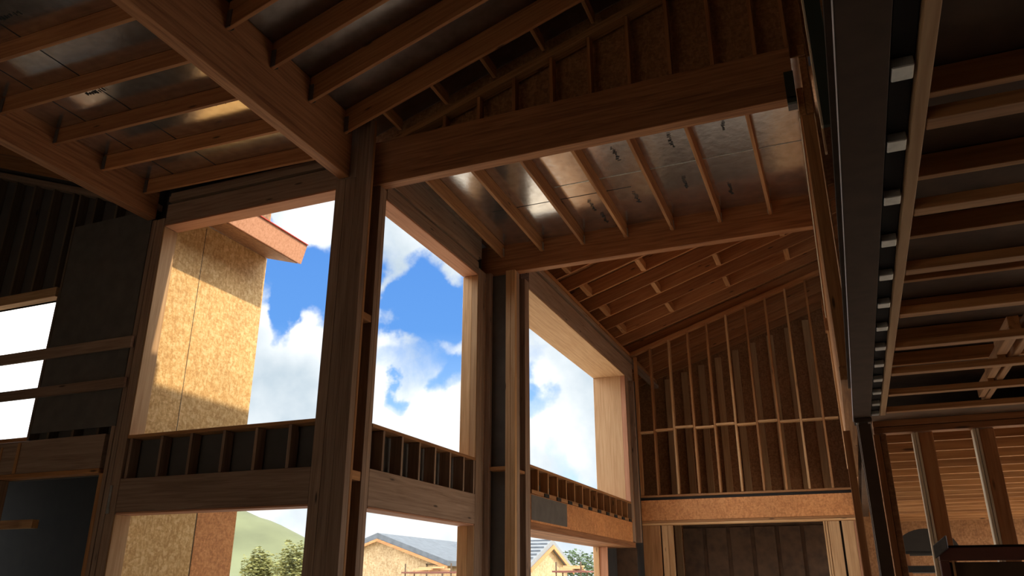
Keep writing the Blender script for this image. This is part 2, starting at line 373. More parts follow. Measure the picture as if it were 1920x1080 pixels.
for k in range(10): box('bolt_plate', X2+.02, X2+.035, 10.72+.52*k, 10.90+.52*k, 1.185, 1.235, 'black', t)
box('grey_face', X2+.001, X2+.006, 10.26, 11.75, LOW+.12, 1.18, 'slate_board', t, 0)['label'] = 'grey-brown near end of the header face'
for i, y in enumerate([10.55+.406*k for k in range(14) if 10.55+.406*k < 15.7]):
    thing('cripple_stud', -4.08, X2, y-.017, y+.017, 1.247, SILL-.04, 'lumber', f'short stud below the far right window sill, {ORD[i]} from the grooved post', 'stud', 'short studs under the far right window')

# left end of the facade: boarded wall, rails, door header
thing('wall_panel', -8.86, -7.51, YA-.002, YA+.018, 1.70, 4.40, 'slate_board', 'dark smooth board panel on the wall left of the tall window', 'panel')
for i, x in enumerate((-11.9, -11.5, -11.09, -10.68, -10.27, -9.86, -9.46, -9.05)):
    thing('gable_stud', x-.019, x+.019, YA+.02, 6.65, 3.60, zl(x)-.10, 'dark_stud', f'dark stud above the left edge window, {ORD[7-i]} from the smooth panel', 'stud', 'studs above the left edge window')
for i, x in enumerate((-8.92, -8.6, -8.2, -7.8)):
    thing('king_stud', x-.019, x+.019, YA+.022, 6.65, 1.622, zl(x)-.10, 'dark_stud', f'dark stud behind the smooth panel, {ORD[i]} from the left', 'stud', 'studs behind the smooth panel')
tag(bar('rake_plate', (-12.5, 6.56, zl(-12.5)-.095), (-7.51, 6.56, zl(-7.51)-.095), .13, .085, 'haze_grey'), 'sloping top plate of the gable wall at the far left', 'plate')
thing('guard_rail', -12.3, -7.43, 6.44, 6.478, 2.60, 2.735, 'haze_grey', 'upper board nailed level across the left edge window and panel', 'rail')
thing('guard_rail', -12.3, -7.43, 6.44, 6.478, 2.125, 2.245, 'haze_grey', 'lower board nailed level across the left edge window and panel', 'rail')
t = thing('door_header', -12.3, -7.64, YA, 6.64, 1.24, 1.62, 'haze_grey', 'wide timber header above the dark doorway at the lower left', 'header')
box('plate', -12.3, -7.64, YA-.004, 6.64, 1.185, 1.237, 'lumber', t)
box('joint_strip', -9.02, -8.97, YA-.014, YA-.002, 1.24, 1.60, 'lumber', t); box('joint_strip', -9.30, -9.27, YA-.014, YA-.002, 1.24, 1.56, 'lumber', t)
post('door_post', (-7.58, 6.55, ZF), 'lumber posts on the right side of the dark lower left doorway', [
    ('stud', (-7.57, -7.515, YA, 6.64, ZF, 1.70), 'haze_grey'), ('stud', (-7.635, -7.573, YA+.006, 6.64, ZF, 1.18), 'lumber')])
post('door_post', (-9.3, 6.55, ZF), 'single lumber post cut by the lower left picture edge', [('stud', (-9.32, -9.24, YA, 6.64, ZF, 1.183), 'haze_grey')])
thing('wall_block', -9.9, -9.05, 6.9, 6.99, .66, .76, 'fresh', 'short pale wood block lit inside the dark lower left doorway', 'block')
o = multi('wall_dark_backing', [(-12.5, -7.38, 7.6, 7.62, ZF, 1.70), (-12.5, -7.38, 6.71, 7.62, 1.705, 1.72)], 'black'); struct(o)  # black backing added so the doorway stays dark

# ------------------------------------------------------------------ main beams
t = empty('ridge_beam', (-4.7, 2, 4.25), 'long timber beam overhead from the top left picture edge to the corner post', 'beam'); t.name = 'carrier_beam'; WM[t.name] = t.matrix_basis.copy()
box('timber', -4.765, -4.635, -5.2, 6.49, 4.25, 5.015, 'beam', t, .006)
t2 = empty('carrier_beam', (-7.5, 2, 4.25), 'shorter timber beam at the far left edge, parallel to the long one', 'beam')
box('timber', -7.57, -7.44, -5.2, 6.49, 4.25, 4.98, 'beam', t2, .006)
t3 = empty('cross_beam', (-2, 6.83, 4.25), 'big timber cross beam from the corner post to the steel bracket at upper right', 'beam')
box('timber', -4.55, .05, 6.76, 6.90, 4.25, 4.81, 'beam', t3, .006)
box('end_bracket', -.03, .055, 6.72, 6.758, 4.18, 4.52, 'green', t3); box('bracket_seat', -.03, .055, 6.72, 6.94, 4.225, 4.247, 'dull_galv', t3)
t4 = empty('cross_beam', (-2, 9.83, 4.25), 'smaller timber cross beam behind the silver ceiling, ahead of the far sloping rafters', 'beam')
box('timber', -4.53, .05, 9.77, 9.90, 4.25, 4.70, 'beam', t4, .006)

# flat strip on the left: rafters, foil
YL = [6.26, 5.64, 5.015, 4.385, 3.76, 3.135, 2.51, 1.885, 1.26]
for i, y in enumerate(YL):
    r = tag(bar('flat_rafter', (-7.437, y, 4.487), (-4.768, y, 4.418), .040, .184, 'rafter'),
            f'dark rafter under the silver ceiling at upper left, {ORD[i]} from the left window', 'rafter', 'rafters of the left silver ceiling')
    box('rafter_hanger', -7.437, -7.385, y-.028, y-.0225, 4.49, 4.66, 'dull_galv', r, 0); box('rafter_hanger', -7.437, -7.385, y+.0225, y+.028, 4.49, 4.66, 'dull_galv', r, 0)
c = slab('ceiling', -7.437, 4.673, -4.768, 4.604, -5.2, YA+.155, .015, 'foil'); struct(c, 'silver foil ceiling over the left strip', 'ceiling')
for x in (-7.0, -6.35, -5.13): 
    z = 4.487-(x+7.437)*.0259+.185
    box('seam', x-.006, x+.006, 1.0, 6.4, z-.001, z+.002, 'ink', c, 0)
def scribble(parent, x, y, z, L, along, seed):
    """illegible printed line: a row of short ink strokes"""
    rr = random.Random(seed); bs = []
    k = 0
    while k < L:
        w = rr.uniform(.012, .035); d = rr.uniform(.015, .05)
        s = rr.uniform(-.01, .01)
        bs.append((x+s-d/2, x+s+d/2, y+k, y+k+w*.6, z-.003, z-.001) if along == 'y' else (x+k, x+k+w*.6, y+s-d/2, y+s+d/2, z-.003, z-.001))
        k += w+rr.uniform(.003, .012)
    return multi('printed_mark', bs, 'ink', parent)
for i, (x, y) in enumerate(((-6.55, 4.62), (-5.45, 5.22), (-6.3, 3.5))):
    scribble(c, x, y, 4.487-(x+7.437)*.0259+.185-.003, .34, 'x', i)

for i, y in enumerate((6.36, 5.74, 5.12, 4.5)):
    tag(bar('gable_rafter', (-12.5, y, zl(-12.5)+.02), (-7.575, y, zl(-7.575)+.02), .04, .2, 'rafter'), f'dim rafter sloping up to the left past the left beam, {ORD[i]} from the window wall', 'rafter', 'rafters of the left gable')
# flat strip between the two cross beams
zr = lambda y: 4.585 - .033*(y-6.90)
XR = [-.437, -1.07, -1.70, -2.336, -2.955, -3.57, -4.18]
for i, x in enumerate(XR):
    r = tag(bar('flat_rafter', (x, 6.903, zr(6.903)), (x, 9.767, zr(9.767)), .04, .19, 'lumber'),
            f'bright-edged rafter under the silver ceiling between the cross beams, {ORD[i]} from the right', 'rafter', 'rafters of the right silver ceiling')
    box('rafter_hanger', x-.027, x-.0215, 9.71, 9.767, 4.50, 4.62, 'galv', r, 0); box('rafter_hanger', x+.0215, x+.027, 9.71, 9.767, 4.50, 4.62, 'galv', r, 0)
bm = bmesh.new()
c = prism('ceiling_bay', [(6.903, zr(6.903)+.192), (9.767, zr(9.767)+.192), (9.767, zr(9.767)+.207), (6.903, zr(6.903)+.207)], 'x', -4.43, .19, 'foil')
c.name = 'ceiling'; WM[c.name] = c.matrix_basis.copy(); struct(c, 'silver foil ceiling between the two cross beams', 'ceiling')
zc = lambda y: zr(y)+.192
box('seam_tape', -2.9, .2, 8.42, 8.432, zc(8.42)-.004, zc(8.42)-.001, 'galv', c, 0)
box('seam', -3.9, -2.0, 8.75, 8.756, zc(8.75)-.004, zc(8.75)-.001, 'ink', c, 0)
for i, (x, y) in enumerate(((-.72, 7.6), (-1.32, 7.75), (-1.98, 7.8), (-1.35, 8.75), (-2.0, 8.9), (-2.6, 8.9), (-.85, 9.1), (-2.55, 9.3))):
    scribble(c, x, y, zc(y+.15)-.005, .3, 'y', 20+i)

# near gable on the right of the long beam
zn = lambda x: 4.72 + .333*(x+4.635)
YN = [6.34, 5.69, 5.075, 4.45, 3.82, 3.19, 2.56, 1.93, 1.30]
for i, y in enumerate(YN):
    r = tag(bar('sloped_rafter', (-4.632, y, zn(-4.632)), (1.5, y, zn(1.5)), .042, .286, 'rafter'),
            f'deep dark rafter sloping up from the long beam, {ORD[i]} from the big cross beam', 'rafter', 'sloping rafters of the near roof')
    box('rafter_hanger', -4.632, -4.58, y-.030, y-.0225, 4.73, 4.92, 'dull_galv', r, 0); box('rafter_hanger', -4.632, -4.58, y+.0225, y+.030, 4.73, 4.92, 'dull_galv', r, 0)
s = slab('roof_near', -4.80, zn(-4.80)+.305, 1.5, zn(1.5)+.305, -5.2, 6.97, .03, 'shaded_foil'); struct(s, 'foil-faced deck of the near sloping roof', 'roof')
for i, x in enumerate((-4.17, -3.585, -3.0, -2.42, -1.85, -1.27, -.69)):
    tag(bar('lookout_block', (x, 6.365, zn(x)+.02), (x, 6.755, zn(x)+.02), .04, .14, 'lumber'), f'short block between the last near rafter and the gable wall, {ORD[i]} from the left', 'block', 'blocks along the near gable')
tag(bar('rake_plate', (-4.5, 6.83, zn(-4.5)-.085), (.05, 6.83, zn(.05)-.085), .135, .08, 'lumber'), 'sloping top plate of the dark gable wall above the big cross beam', 'plate')
for i, x in enumerate((-3.62, -3.2, -2.78, -2.345, -1.92, -1.50, -1.08, -.665, -.26, .03)):
    if zn(x)-.10 > 4.85:
        thing('gable_stud', x-.019, x+.019, 6.765, 6.875, 4.813, zn(x)-.098, 'rafter', f'dark stud in the gable wall above the big cross beam, {ORD[i]} from the left', 'stud', 'studs of the near gable wall')
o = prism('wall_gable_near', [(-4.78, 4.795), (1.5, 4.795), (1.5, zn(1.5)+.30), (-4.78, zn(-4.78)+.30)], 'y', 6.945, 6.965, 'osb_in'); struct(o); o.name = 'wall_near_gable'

# far bay roof
zf = lambda x: 4.82 + .333*(x-X2)
YR = [10.46, 11.06, 11.66, 12.26, 12.85, 13.45, 14.05, 14.64, 15.24, 15.84]
for i, y in enumerate(YR):
    tag(bar('sloped_rafter', (-4.5, y, zf(-4.5)), (1.5, y, zf(1.5)), .04, .24, 'rafter'), f'thin-edged far roof rafter, {ORD[i]} behind the smaller cross beam', 'rafter', 'sloping rafters of the far roof')
for k, y in enumerate((16.62, 17.22, 17.82, 18.42, 19.0)):
    tag(bar('sloped_rafter', (-4.5, y, zf(-4.5)), (1.5, y, zf(1.5)), .04, .24, 'rafter'), f'dim rafter seen through the studs of the end wall, {ORD[k]} behind it', 'rafter', 'rafters behind the end wall')
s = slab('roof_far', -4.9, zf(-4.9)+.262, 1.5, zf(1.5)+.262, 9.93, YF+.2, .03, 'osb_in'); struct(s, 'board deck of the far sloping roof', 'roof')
n = 0
for row, (x, off) in enumerate(((-3.79, 0), (-2.79, 0), (-1.64, 0), (-.47, 0))):
    for j in range(0, 9):
        y0, y1 = YR[j], YR[j+1]
        if j % 2 != 0 and True: continue
        y0, y1 = YR[j+1] if j+1 < len(YR) else y1, YR[j+2] if j+2 < len(YR) else None
        if y1 is None: continue
        tag(bar('rafter_block', (x, y0+.024, zf(x)+.004), (x, y1-.024, zf(x)+.004), .09, .14, 'lumber'),
            f'flat block between the far rafters, {["lowest", "second lowest", "third lowest", "highest"][row]} row, {ORD[j//2]} from the cross beam', 'block', 'blocks between the far rafters')
# wall over smaller cross beam closing the gable
o = prism('wall_mid_gable', [(-4.62, 4.86), (1.5, 4.86), (1.5, zf(1.5)+.43), (-4.62, zf(-4.62)+.43)], 'y', 9.91, 9.925, 'osb_in'); struct(o); o.name = 'wall_mid'

# end wall of studs
for i, x in enumerate([-3.56-.0 + .415*k for k in range(9)]):
    thing('wall_stud', x-.02, x+.02, YC, YC+.14, 1.762, zf(x)-.09, 'fresh' if i % 3 == 1 else 'lumber', f'tall orange stud of the far end wall, {ORD[i]} from the left', 'stud', 'studs of the end wall')
    if i < 8:
        zz = 3.06 + (.035 if i in (1, 3, 5) else 0)
        thing('stud_block', x+.023, x+.392, YC, YC+.13, zz, zz+.04, 'fresh', f'level block between the end wall studs halfway up, {ORD[i+1]} from the left', 'block', 'blocks halfway up the end wall')
thing('stud_block', -3.92, -3.583, YC, YC+.13, 3.03, 3.07, 'fresh', 'level block between the end wall studs halfway up, first from the left', 'block', 'blocks halfway up the end wall')
thing('stud_block', -.217, .03, YC, YC+.13, 3.06, 3.10, 'fresh', 'level block between the end wall studs halfway up, last at the right', 'block', 'blocks halfway up the end wall')
tag(bar('rake_plate', (-4.0, YC+.07, zf(-4.0)-.085), (.06, YC+.07, zf(.06)-.085), .14, .08, 'rafter'), 'sloping top plate of the end wall of studs', 'plate')
t = empty('rim_header', (-1.9, YC, 1.2), 'bright orange board header across the end wall, below its studs', 'header')
box('board', X2+.03, .07, YC-.01, YC+.13, 1.26, 1.66, 'osb_red', t); box('top_gap', X2+.03, .07, YC+.01, YC+.13, 1.662, 1.715, 'black', t)
box('sole_plate', X2+.03, .07, YC-.012, YC+.14, 1.717, 1.757, 'lumber', t)
box('bottom_plate', X2+.03, .07, YC-.016, YC+.14, 1.215, 1.257, 'lumber', t); box('bottom_plate', X2+.03, .07, YC-.012, YC+.14, 1.17, 1.212, 'fresh', t)
for nm, x0, x1, lab in (('left', X2+.03, -3.335, 'plywood pier at the left side of the dark lower end opening'), ('right', -.50, .06, 'bright plywood pier with a dark gap right of the dark lower end opening')):
    t = empty('wall_pier', ((x0+x1)/2, YC, ZF), lab, 'pier')
    if nm == 'left':
        box('panel', x0, x0+.36, YC, YC+.14, ZF, 1.165, 'lumber', t); box('panel', x0+.39, x1-.085, YC, YC+.14, ZF, 1.165, 'fresh', t); box('stud', x1-.08, x1, YC-.01, YC+.14, ZF, 1.165, 'fresh', t)
        box('gap_strip', x0+.362, x0+.388, YC+.05, YC+.14, ZF, 1.165, 'black', t)
    else:
        box('stud', x0, x0+.03, YC-.01, YC+.14, ZF, 1.165, 'fresh', t); box('stud', x0+.04, x0+.07, YC-.01, YC+.14, ZF, 1.165, 'fresh', t)
        box('panel', x0+.08, x0+.28, YC, YC+.14, ZF, 1.165, 'ply', t); box('gap_strip', x0+.282, x0+.318, YC+.05, YC+.14, ZF, 1.165, 'black', t)
        box('panel', x0+.32, x1-.03, YC, YC+.14, ZF, 1.165, 'ply', t); box('stud', x1-.027, x1, YC-.01, YC+.14, ZF, 1.165, 'fascia', t)
# room behind the end wall
o = prism('wall_far', [(-4.62, ZF), (4.25, ZF), (4.25, 6.0), (1.5, zf(1.5)+.25), (-4.62, zf(-4.62)+.25)], 'y', YF, YF+.05, 'osb_in'); struct(o)
for i in range(9):
    x = -3.75+.42*i
    thing('wall_stud', x-.075, x+.075, YF-.05, YF-.005, ZF, zf(x)-.06, 'ply', f'pale board on the wall behind the end wall studs, {ORD[i]} from the left', 'board', 'boards on the last wall')
o = multi('wall_inner', [(-3.30, -.53, 17.4, 17.43, ZF, 1.5), (-3.3, -.53, YC+.2, 17.43, 1.51, 1.53)], 'dark_board'); struct(o)
for i in range(6):
    x = -3.1+.48*i
    thing('back_board', x-.2, x+.2, 17.36, 17.395, ZF, 1.16, 'dark_board', f'dark upright board inside the lower end opening, {ORD[i]} from the left', 'board', 'dark boards in the lower end opening')

# ------------------------------------------------------------------ right side: post line above the steel beam
t = empty('wall_header', (.1, 10, 4.15), 'long timber header running away at the right, end on above the steel beam', 'header')
box('timber', .062, .12, 6.93, 13.4, 4.15, 4.45, 'lumber', t); box('timber', .123, .19, 6.93, 13.4, 4.16, 4.93, 'lumber', t); box('edge_strip', .050, .061, 6.95, 13.3, 4.13, 4.21, 'pale', t, 0); box('edge_strip', .1195, .1235, 6.95, 13.3, 4.135, 4.149, 'pale', t, 0); box('edge_strip', .186, .191, 6.95, 13.3, 4.14, 4.159, 'pale', t, 0)
thing('sole_plate', .07, .19, 6.93, 13.55, 1.603, 1.717, 'lumber', 'timber sole plate along the top of the steel beam at right', 'plate')
for i, y in enumerate([6.96+.406*k for k in range(16)]):
    if y < 13.2: thing('side_stud', .075, .185, y-.019, y+.019, 1.72, 4.148, 'lumber', f'stud of the right side wall seen almost end on, {ORD[i]} from the steel bracket', 'stud', 'studs of the right side wall')
o = multi('wall_side', [(.193, .205, 6.9, 13.4, 1.72, 4.46), (.193, .205, 13.4, YC+.1, 1.72, 6.0), (.193, .205, 6.9, 13.4, 4.46, 6.1)], 'osb_in'); struct(o)
t = empty('end_post', (.07, 16.3, ZF), 'narrow upright post at the right end of the stud wall', 'post')
box('stud', .075, .12, 16.2, 16.3, ZF, 4.4, 'lumber', t); box('stud', .122, .16, 16.2, 16.3, ZF, 4.4, 'fresh', t)
t = empty('side_post', (.09, 13.3, 1.72), 'brown block ending the header at right, beside the steel beam', 'post')
box('block', .02, .19, 13.42, 13.6, 3.95, 4.5, 'osb_in', t)
box('stud', .045, .11, 13.43, 13.5, 1.72, 3.945, 'fresh', t)
t = empty('hanging_panel', (.2, 3.6, 2.05), 'dark panel with pale raw edge above the steel beam at the top right', 'panel')
box('sheet', .128, .20, 3.5, 3.53, 2.02, 4.6, 'green', t); box('raw_edge', .117, .127, 3.5, 3.53, 2.02, 4.6, 'pale', t)
box('raw_edge', .117, .1265, 3.54, 3.57, 1.9, 4.6, 'ply', t)

# steel beam and column
def ibeam(bm, x0, x1, y0, y1, z0, z1, tf, tw):
    xc = (x0+x1)/2
    cuboid(bm, (x0, y0, z0), (x1, y1, z0+tf), .002); cuboid(bm, (x0, y0, z1-tf), (x1, y1, z1), .002); cuboid(bm, (xc-tw/2, y0, z0+tf), (xc+tw/2, y1, z1-tf))
t = empty('steel_beam', (.19, 2, 1.3), 'dark steel beam running away overhead at the right, white painted highlight along its edge', 'beam')
bm = bmesh.new(); ibeam(bm, -.066, .066, -4.8, 5.2, 0, .30, .014, .009)
link('flange_section', bm, 'steel', Matrix.Translation((.19, 2, 1.3+H)), t)
box('edge_highlight', .1215, .1237, -3, 7.18, 1.298, 1.318, 'highlight_white', t, 0)  # painted highlight: window light caught by the flange edge
n_ = box('nailer', .262, .325, -3, 7.18, 1.335, 1.59, 'black', t)
for k in range(14):
    y = 2.067+.4085*k
    if y < 7.1:
        h = box('hanger_clip', .262, .318, y-.035, y+.035, 1.302, 1.333, 'galv', n_); h['label'] = 'pale galvanised clip'
        box('nail_hole', .283, .297, y-.012, y+.012, 1.2995, 1.3018, 'ink', h, 0) if False else None
t = empty('steel_column', (.2, 7.1, ZF), 'dark steel column under the far end of the steel beam', 'column')
bm = bmesh.new()
cuboid(bm, (-.05, -.05, 0), (.05, -.036, 2.86)); cuboid(bm, (-.05, .036, 0), (.05, .05, 2.86)); cuboid(bm, (-.008, -.036, 0), (.008, .036, 2.86))
link('shaft', bm, 'steel', Matrix.Translation((.197, 7.1, ZF+H)), t)
box('cap_plate', .128, .262, 7.02, 7.18, 1.265, 1.298, 'steel', t)
for dx in (-.045, .045):
    for dy in (-.05, .05):
        bm = bmesh.new(); bmesh.ops.create_cone(bm, cap_ends=True, segments=6, radius1=.012, radius2=.012, depth=.014)
        link('cap_bolt', bm, 'galv', Matrix.Translation((.195+dx, 7.1+dy, 1.257+H)), t)
box('column_highlight', .1405, .1465, 7.044, 7.049, ZF, 1.25, 'highlight_white', t, 0); box('column_highlight', .150, .155, 7.044, 7.049, ZF, 1.25, 'highlight_white', t, 0)  # painted highlights on the column flange
t = thing('side_plank', .03, .09, 7.3, 7.34, ZF, 1.25, 'rafter', 'narrow brown plank edge beside the steel column', 'plank')
box('raw_edge', .086, .0905, 7.296, 7.2995, ZF, 1.25, 'fresh', t, 0)

# ceiling joists of the low room on the right
t = thing('ledger_board', .327, .365, -3, 7.0, 1.30, 1.44, 'ply', 'pale ledger board along the joist ends, right of the steel beam', 'board')
for i in range(8):
    y = 2.374+.648*i
    thing('ceiling_joist', .368, 5.9, y-.034, y+.034, 1.302, 1.345, 'lumber', f'low ceiling joist on the right, {ORD[7-i]} counted from the far stud wall', 'joist', 'low ceiling joists on the right')
for i in range(8):
    y = 2.374+.648*(i-1)+.34
    thing('floor_joist', .34, 5.9, y-.02, y+.02, 1.60, 1.70, 'lumber', f'upper floor joist seen above the low joists, {ORD[i]} from the top of the picture', 'joist', 'upper floor joists on the right')
thing('strongback', 1.06, 1.10, 4.7, 7.0, 1.347, 1.46, 'lumber', 'board laid across the low joists near the right edge', 'board')
for i, y in enumerate((5.26, 5.91, 6.55)):
    tag(box('joist_block', .965+.025*i, 1.025+.015*i, y-.26, y+.26, 1.35, 1.44, 'lumber'), f'slanting block between the low joists at the right edge, {ORD[2-i]} from the far stud wall', 'block', 'blocks between the low joists')
o = multi('ceiling_deck', [(.21, 7.44, -5.2, 7.6, 1.705, 1.715), (.21, 4.19, 7.6, YF, 1.705, 1.715)], 'dark_board'); o.name = 'ceiling_low'; struct(o, 'board deck above the low joists on the right', 'ceiling')
t = empty('partition_header', (3, 7.3, 1.2), 'double timber plate above the studs of the right partition', 'plate')
box('plate', .27, 5.9, 7.28, 7.40, 1.26, 1.31, 'rafter', t); box('plate', .27, 5.9, 7.28, 7.40, 1.205, 1.255, 'rafter', t)
for i, x in enumerate((.585, 1.025, 1.46, 1.9)):
    t = empty('partition_stud', (x, 7.34, ZF), f'pale edged stud of the right partition, {ORD[i]} from the steel column', 'stud', 'studs of the right partition')
    box('stud', x-.03, x-.008, 7.285, 7.39, ZF, 1.20, 'pale', t); box('stud', x-.004, x+.014, 7.285, 7.39, ZF, 1.20, 'pale', t)
    box('flat_stud', x+.018, x+.125, 7.32, 7.36, ZF, 1.20, 'rafter', t)
t = empty('partition_post', (.3, 7.34, ZF), 'brown board post just right of the steel column', 'post')
box('stud', .262, .31, 7.29, 7.39, ZF, 1.20, 'rafter', t); box('stud', .313, .36, 7.30, 7.39, ZF, 1.20, 'osb_in', t)
for i in range(17):
    y = 7.95+.62*i
    thing('ceiling_joist', .33, 4.18, y-.02, y+.02, 1.22, 1.42, 'lumber', f'joist over the room beyond the right partition, {ORD[i]} from the partition', 'joist', 'joists beyond the partition')
o = multi('ceiling_far', [(.21, 4.18, 7.45, YF, 1.43, 1.445)], 'dark_board'); struct(o, 'dark board deck above the far right joists', 'ceiling')
# things in the room beyond the partition
t = empty('lumber_pile', (.85, 12, ZF), 'dark round-topped covered pile beyond the right partition', 'pile')
bm = bmesh.new(); seg = 18; prof = [(0, 0)]
pts = [(.36*math.cos(a), .27*math.sin(a)) for a in [math.pi*k/seg for k in range(seg+1)]]
r0 = [bm.verts.new((x, -.4, z)) for x, z in pts]; r1 = [bm.verts.new((x, .4, z)) for x, z in pts]
bm.faces.new(r0); bm.faces.new(r1)
for k in range(seg): bm.faces.new((r0[k], r0[k+1], r1[k+1], r1[k]))
bm.faces.new((r0[0], r0[-1], r1[-1], r1[0]))
link('tarp_cover', bm, 'tarp', Matrix.Translation((.83, 12, .43+H)), t)
box('stack_board', .52, 1.14, 11.62, 12.38, .40, .43, 'black', t); 
for x in (.56, 1.06): box('leg', x, x+.06, 11.7, 11.76, ZF, .40, 'rafter', t); box('leg', x, x+.06, 12.2, 12.26, ZF, .40, 'rafter', t)
box('shelf', .52, 1.14, 11.65, 12.35, .18, .26, 'black', t)
t = empty('scaffold', (.9, 5, ZF), 'dark red timber staging with a level top bar at the lower right corner', 'scaffold')
box('top_bar', .405, 1.6, 4.98, 5.03, .135, .20, 'redwood', t); box('top_bar', .44, 1.6, 5.06, 5.10, .155, .215, 'black', t)
box('panel', .45, 1.6, 5.02, 5.055, -.25, .128, 'dark_board', t)
b_ = bar('end_plate', (.385, 4.97, .145), (.45, 4.93, .195), .012, .055, 'dull_galv', t); b_['label'] = 'grey-purple metal end plate'
for x in (.405, 1.45): box('leg', x, x+.045, 4.985, 5.03, ZF, .133, 'redwood', t)
box('edge_rail', .46, .47, 4.965, 4.978, -.4, .135, 'fresh', t, 0)

# outer shell on the right and roof to the ridge and down (out of view, shaped to block or admit daylight)
s = slab('roof_right_far', 1.5, zn(1.5)+.305, 4.3, zn(1.5)+.305-.333*2.8, 7.602, YF+.2, .03, 'shingle'); struct(s, 'far slope of the roof above the far bay', 'roof')
s = slab('roof_right', 1.5, zn(1.5)+.305, 8.0, zn(1.5)+.305-.333*6.5, -5.2, 7.6, .03, 'shingle'); struct(s, 'far slope of the roof on the right', 'roof')
o = holes('wall_right', 'x', 7.45, 7.5, -5.2, 7.6, ZF, 5.08, [], 'osb_in'); struct(o)
o = holes('wall_right_far', 'x', 4.2, 4.24, 7.6, YF, ZF, 5.95, [(8.0, 12.6, ZF, 1.15), (13.2, 18.8, ZF, 1.15)], 'osb_in'); struct(o); o.name = 'wall_side_far'  # set close, openings added so sun bounces into the far bay
s = slab('roof_link', .0, zn(.0)+.31, 1.5, zn(1.5)+.31, 6.975, 9.925, .03, 'shingle'); struct(s, 'roof deck joining the two gables', 'roof')
o = multi('roof_strip', [(-7.435, -4.77, -5.2, 6.72, 4.72, 4.745), (-4.68, .2, 6.97, 9.9, 4.83, 4.855)], 'shingle'); struct(o, 'flat roof membrane over the silver ceilings', 'roof')

o = holes('wall_back', 'y', -5.3, -5.2, -12.6, 7.5, ZF, 6.9, [(-9.5, -3.2, ZF, -.15)], 'osb_in'); struct(o)  # low opening added to bounce light off the floor

# ------------------------------------------------------------------ outside: houses, trees, lumber
def house(name, label, gable_pt, axis, half, pitch, length, wall_base, mats):
    """gable end centred at gable_pt=(x,y,z of roof underside peak); ridge runs along +axis"""
    t = empty(name, (gable_pt[0], gable_pt[1], ZF), label, 'house')
    px, py, pz = gable_pt; ez = pz - pitch*half
    sgn = 1 if length > 0 else -1
    if axis == 'y':
        prism('walls', [(px-half, wall_base), (px+half, wall_base), (px+half, ez-.03), (px, pz-.03), (px-half, ez-.03)], 'y', py, py+length, mats[0], t)
        for s_ in (-1, 1):
            e = 1.08
            prism('roof', [(px, pz), (px+s_*half*e, pz-pitch*half*e), (px+s_*half*e, pz-pitch*half*e+.26), (px, pz+.30)], 'y', py-.25, py+length+.25, mats[1], t)
            prism('rake_board', [(px, pz-.16), (px+s_*half*e, pz-pitch*half*e-.16), (px+s_*half*e, pz-pitch*half*e-.01), (px, pz-.01)], 'y', py-.30, py-.26, mats[2], t)
    else:
        prism('walls', [(py-half, wall_base), (py+half, wall_base), (py+half, ez-.03), (py, pz-.03), (py-half, ez-.03)], 'x', px, px+length, mats[0], t)
        for s_ in (-1, 1):
            e = 1.1
            prism('roof', [(py, pz), (py+s_*half*e, pz-pitch*half*e), (py+s_*half*e, pz-pitch*half*e+.22), (py, pz+.26)], 'x', px+.25, px+length-.25, mats[3], t)
            prism('rake_board', [(py, pz-.2), (py+s_*half*e, pz-pitch*half*e-.2), (py+s_*half*e, pz-pitch*half*e-.01), (py, pz-.01)], 'x', px+.26, px+.30, mats[2], t)
    return t
h1 = house('framed_house', 'unfinished house with grey gable roof and bare board gable, beyond the middle window', (-24.53, 40, 2.55), 'y', 4.1, .333, 9.6, ZF, ('osb_out', 'shingle', 'lumber', 'batten'))
box('wing_wall', -20.4, -17.2, 44, 50, ZF, 1.1, 'batten', h1); 
prism('wing_roof', [(43.6, 1.1), (47, 2.3), (50.4, 1.1), (50.4, 1.3), (47, 2.55), (43.6, 1.3)], 'x', -24, -16.9, 'shingle', h1)
box('window_line', -21.5, -21.44, 39.95, 39.99, -.4, 1.2, 'bark', h1, 0); box('window_line', -20.55, -20.49, 39.95, 39.99, -.4, 1.1, 'bark', h1, 0); box('window_line', -21.5, -20.5, 39.95, 39.99, 1.13, 1.19, 'bark', h1, 0)
h2 = house('framed_house', 'yellow gabled unfinished house with pale roof, beyond the far right window', (-14.5, 40, 2.05), 'x', 2.9, .37, -2.7, ZF, ('osb_out', 'shingle', 'lumber', 'batten'))
for k in range(6): prism('roof_batten', [(40-.5*k-.25, 2.05-.37*(.5*k+.25)+.262), (40-.5*k-.2, 2.05-.37*(.5*k+.2)+.262), (40-.5*k-.2, 2.05-.37*(.5*k+.2)+.32), (40-.5*k-.25, 2.05-.37*(.5*k+.25)+.32)], 'x', -16.9, -14.3, 'shingle', h2)
def staging(x0, x1, y, z, label, seed):
    t = empty('staging', ((x0+x1)/2, y, ZF), label, 'staging')
    for x in (x0+.05, x1-.1):
        box('pole', x, x+.05, y, y+.05, ZF, z+.35, 'bark', t); box('pole', x, x+.05, y+.9, y+.95, ZF, z, 'bark', t)
    box('plank', x0-.1, x1+.2, y-.05, y+1.0, z-.09, z-.02, 'redwood', t)
    rr = random.Random(seed); bs = []
    for k in range(16):
        a = rr.uniform(x0+.1, x1-.9); yy = y+.05+rr.uniform(0, .7); zz = z-.018+(k//6)*.075
        bs.append((a, a+rr.uniform(.5, .9), yy, yy+.12, zz, zz+.07))
    s_ = multi('lumber_heap', bs, 'fresh', t); s_['kind'] = 'stuff'
    return t
staging(-20.2, -17.6, 35.3, .72, 'plank staging heaped with yellow offcuts, before the grey roofed house', 3)
staging(-12.5, -11.2, 35.2, .72, 'plank staging with pale boards in front of the yellow gabled house', 4)
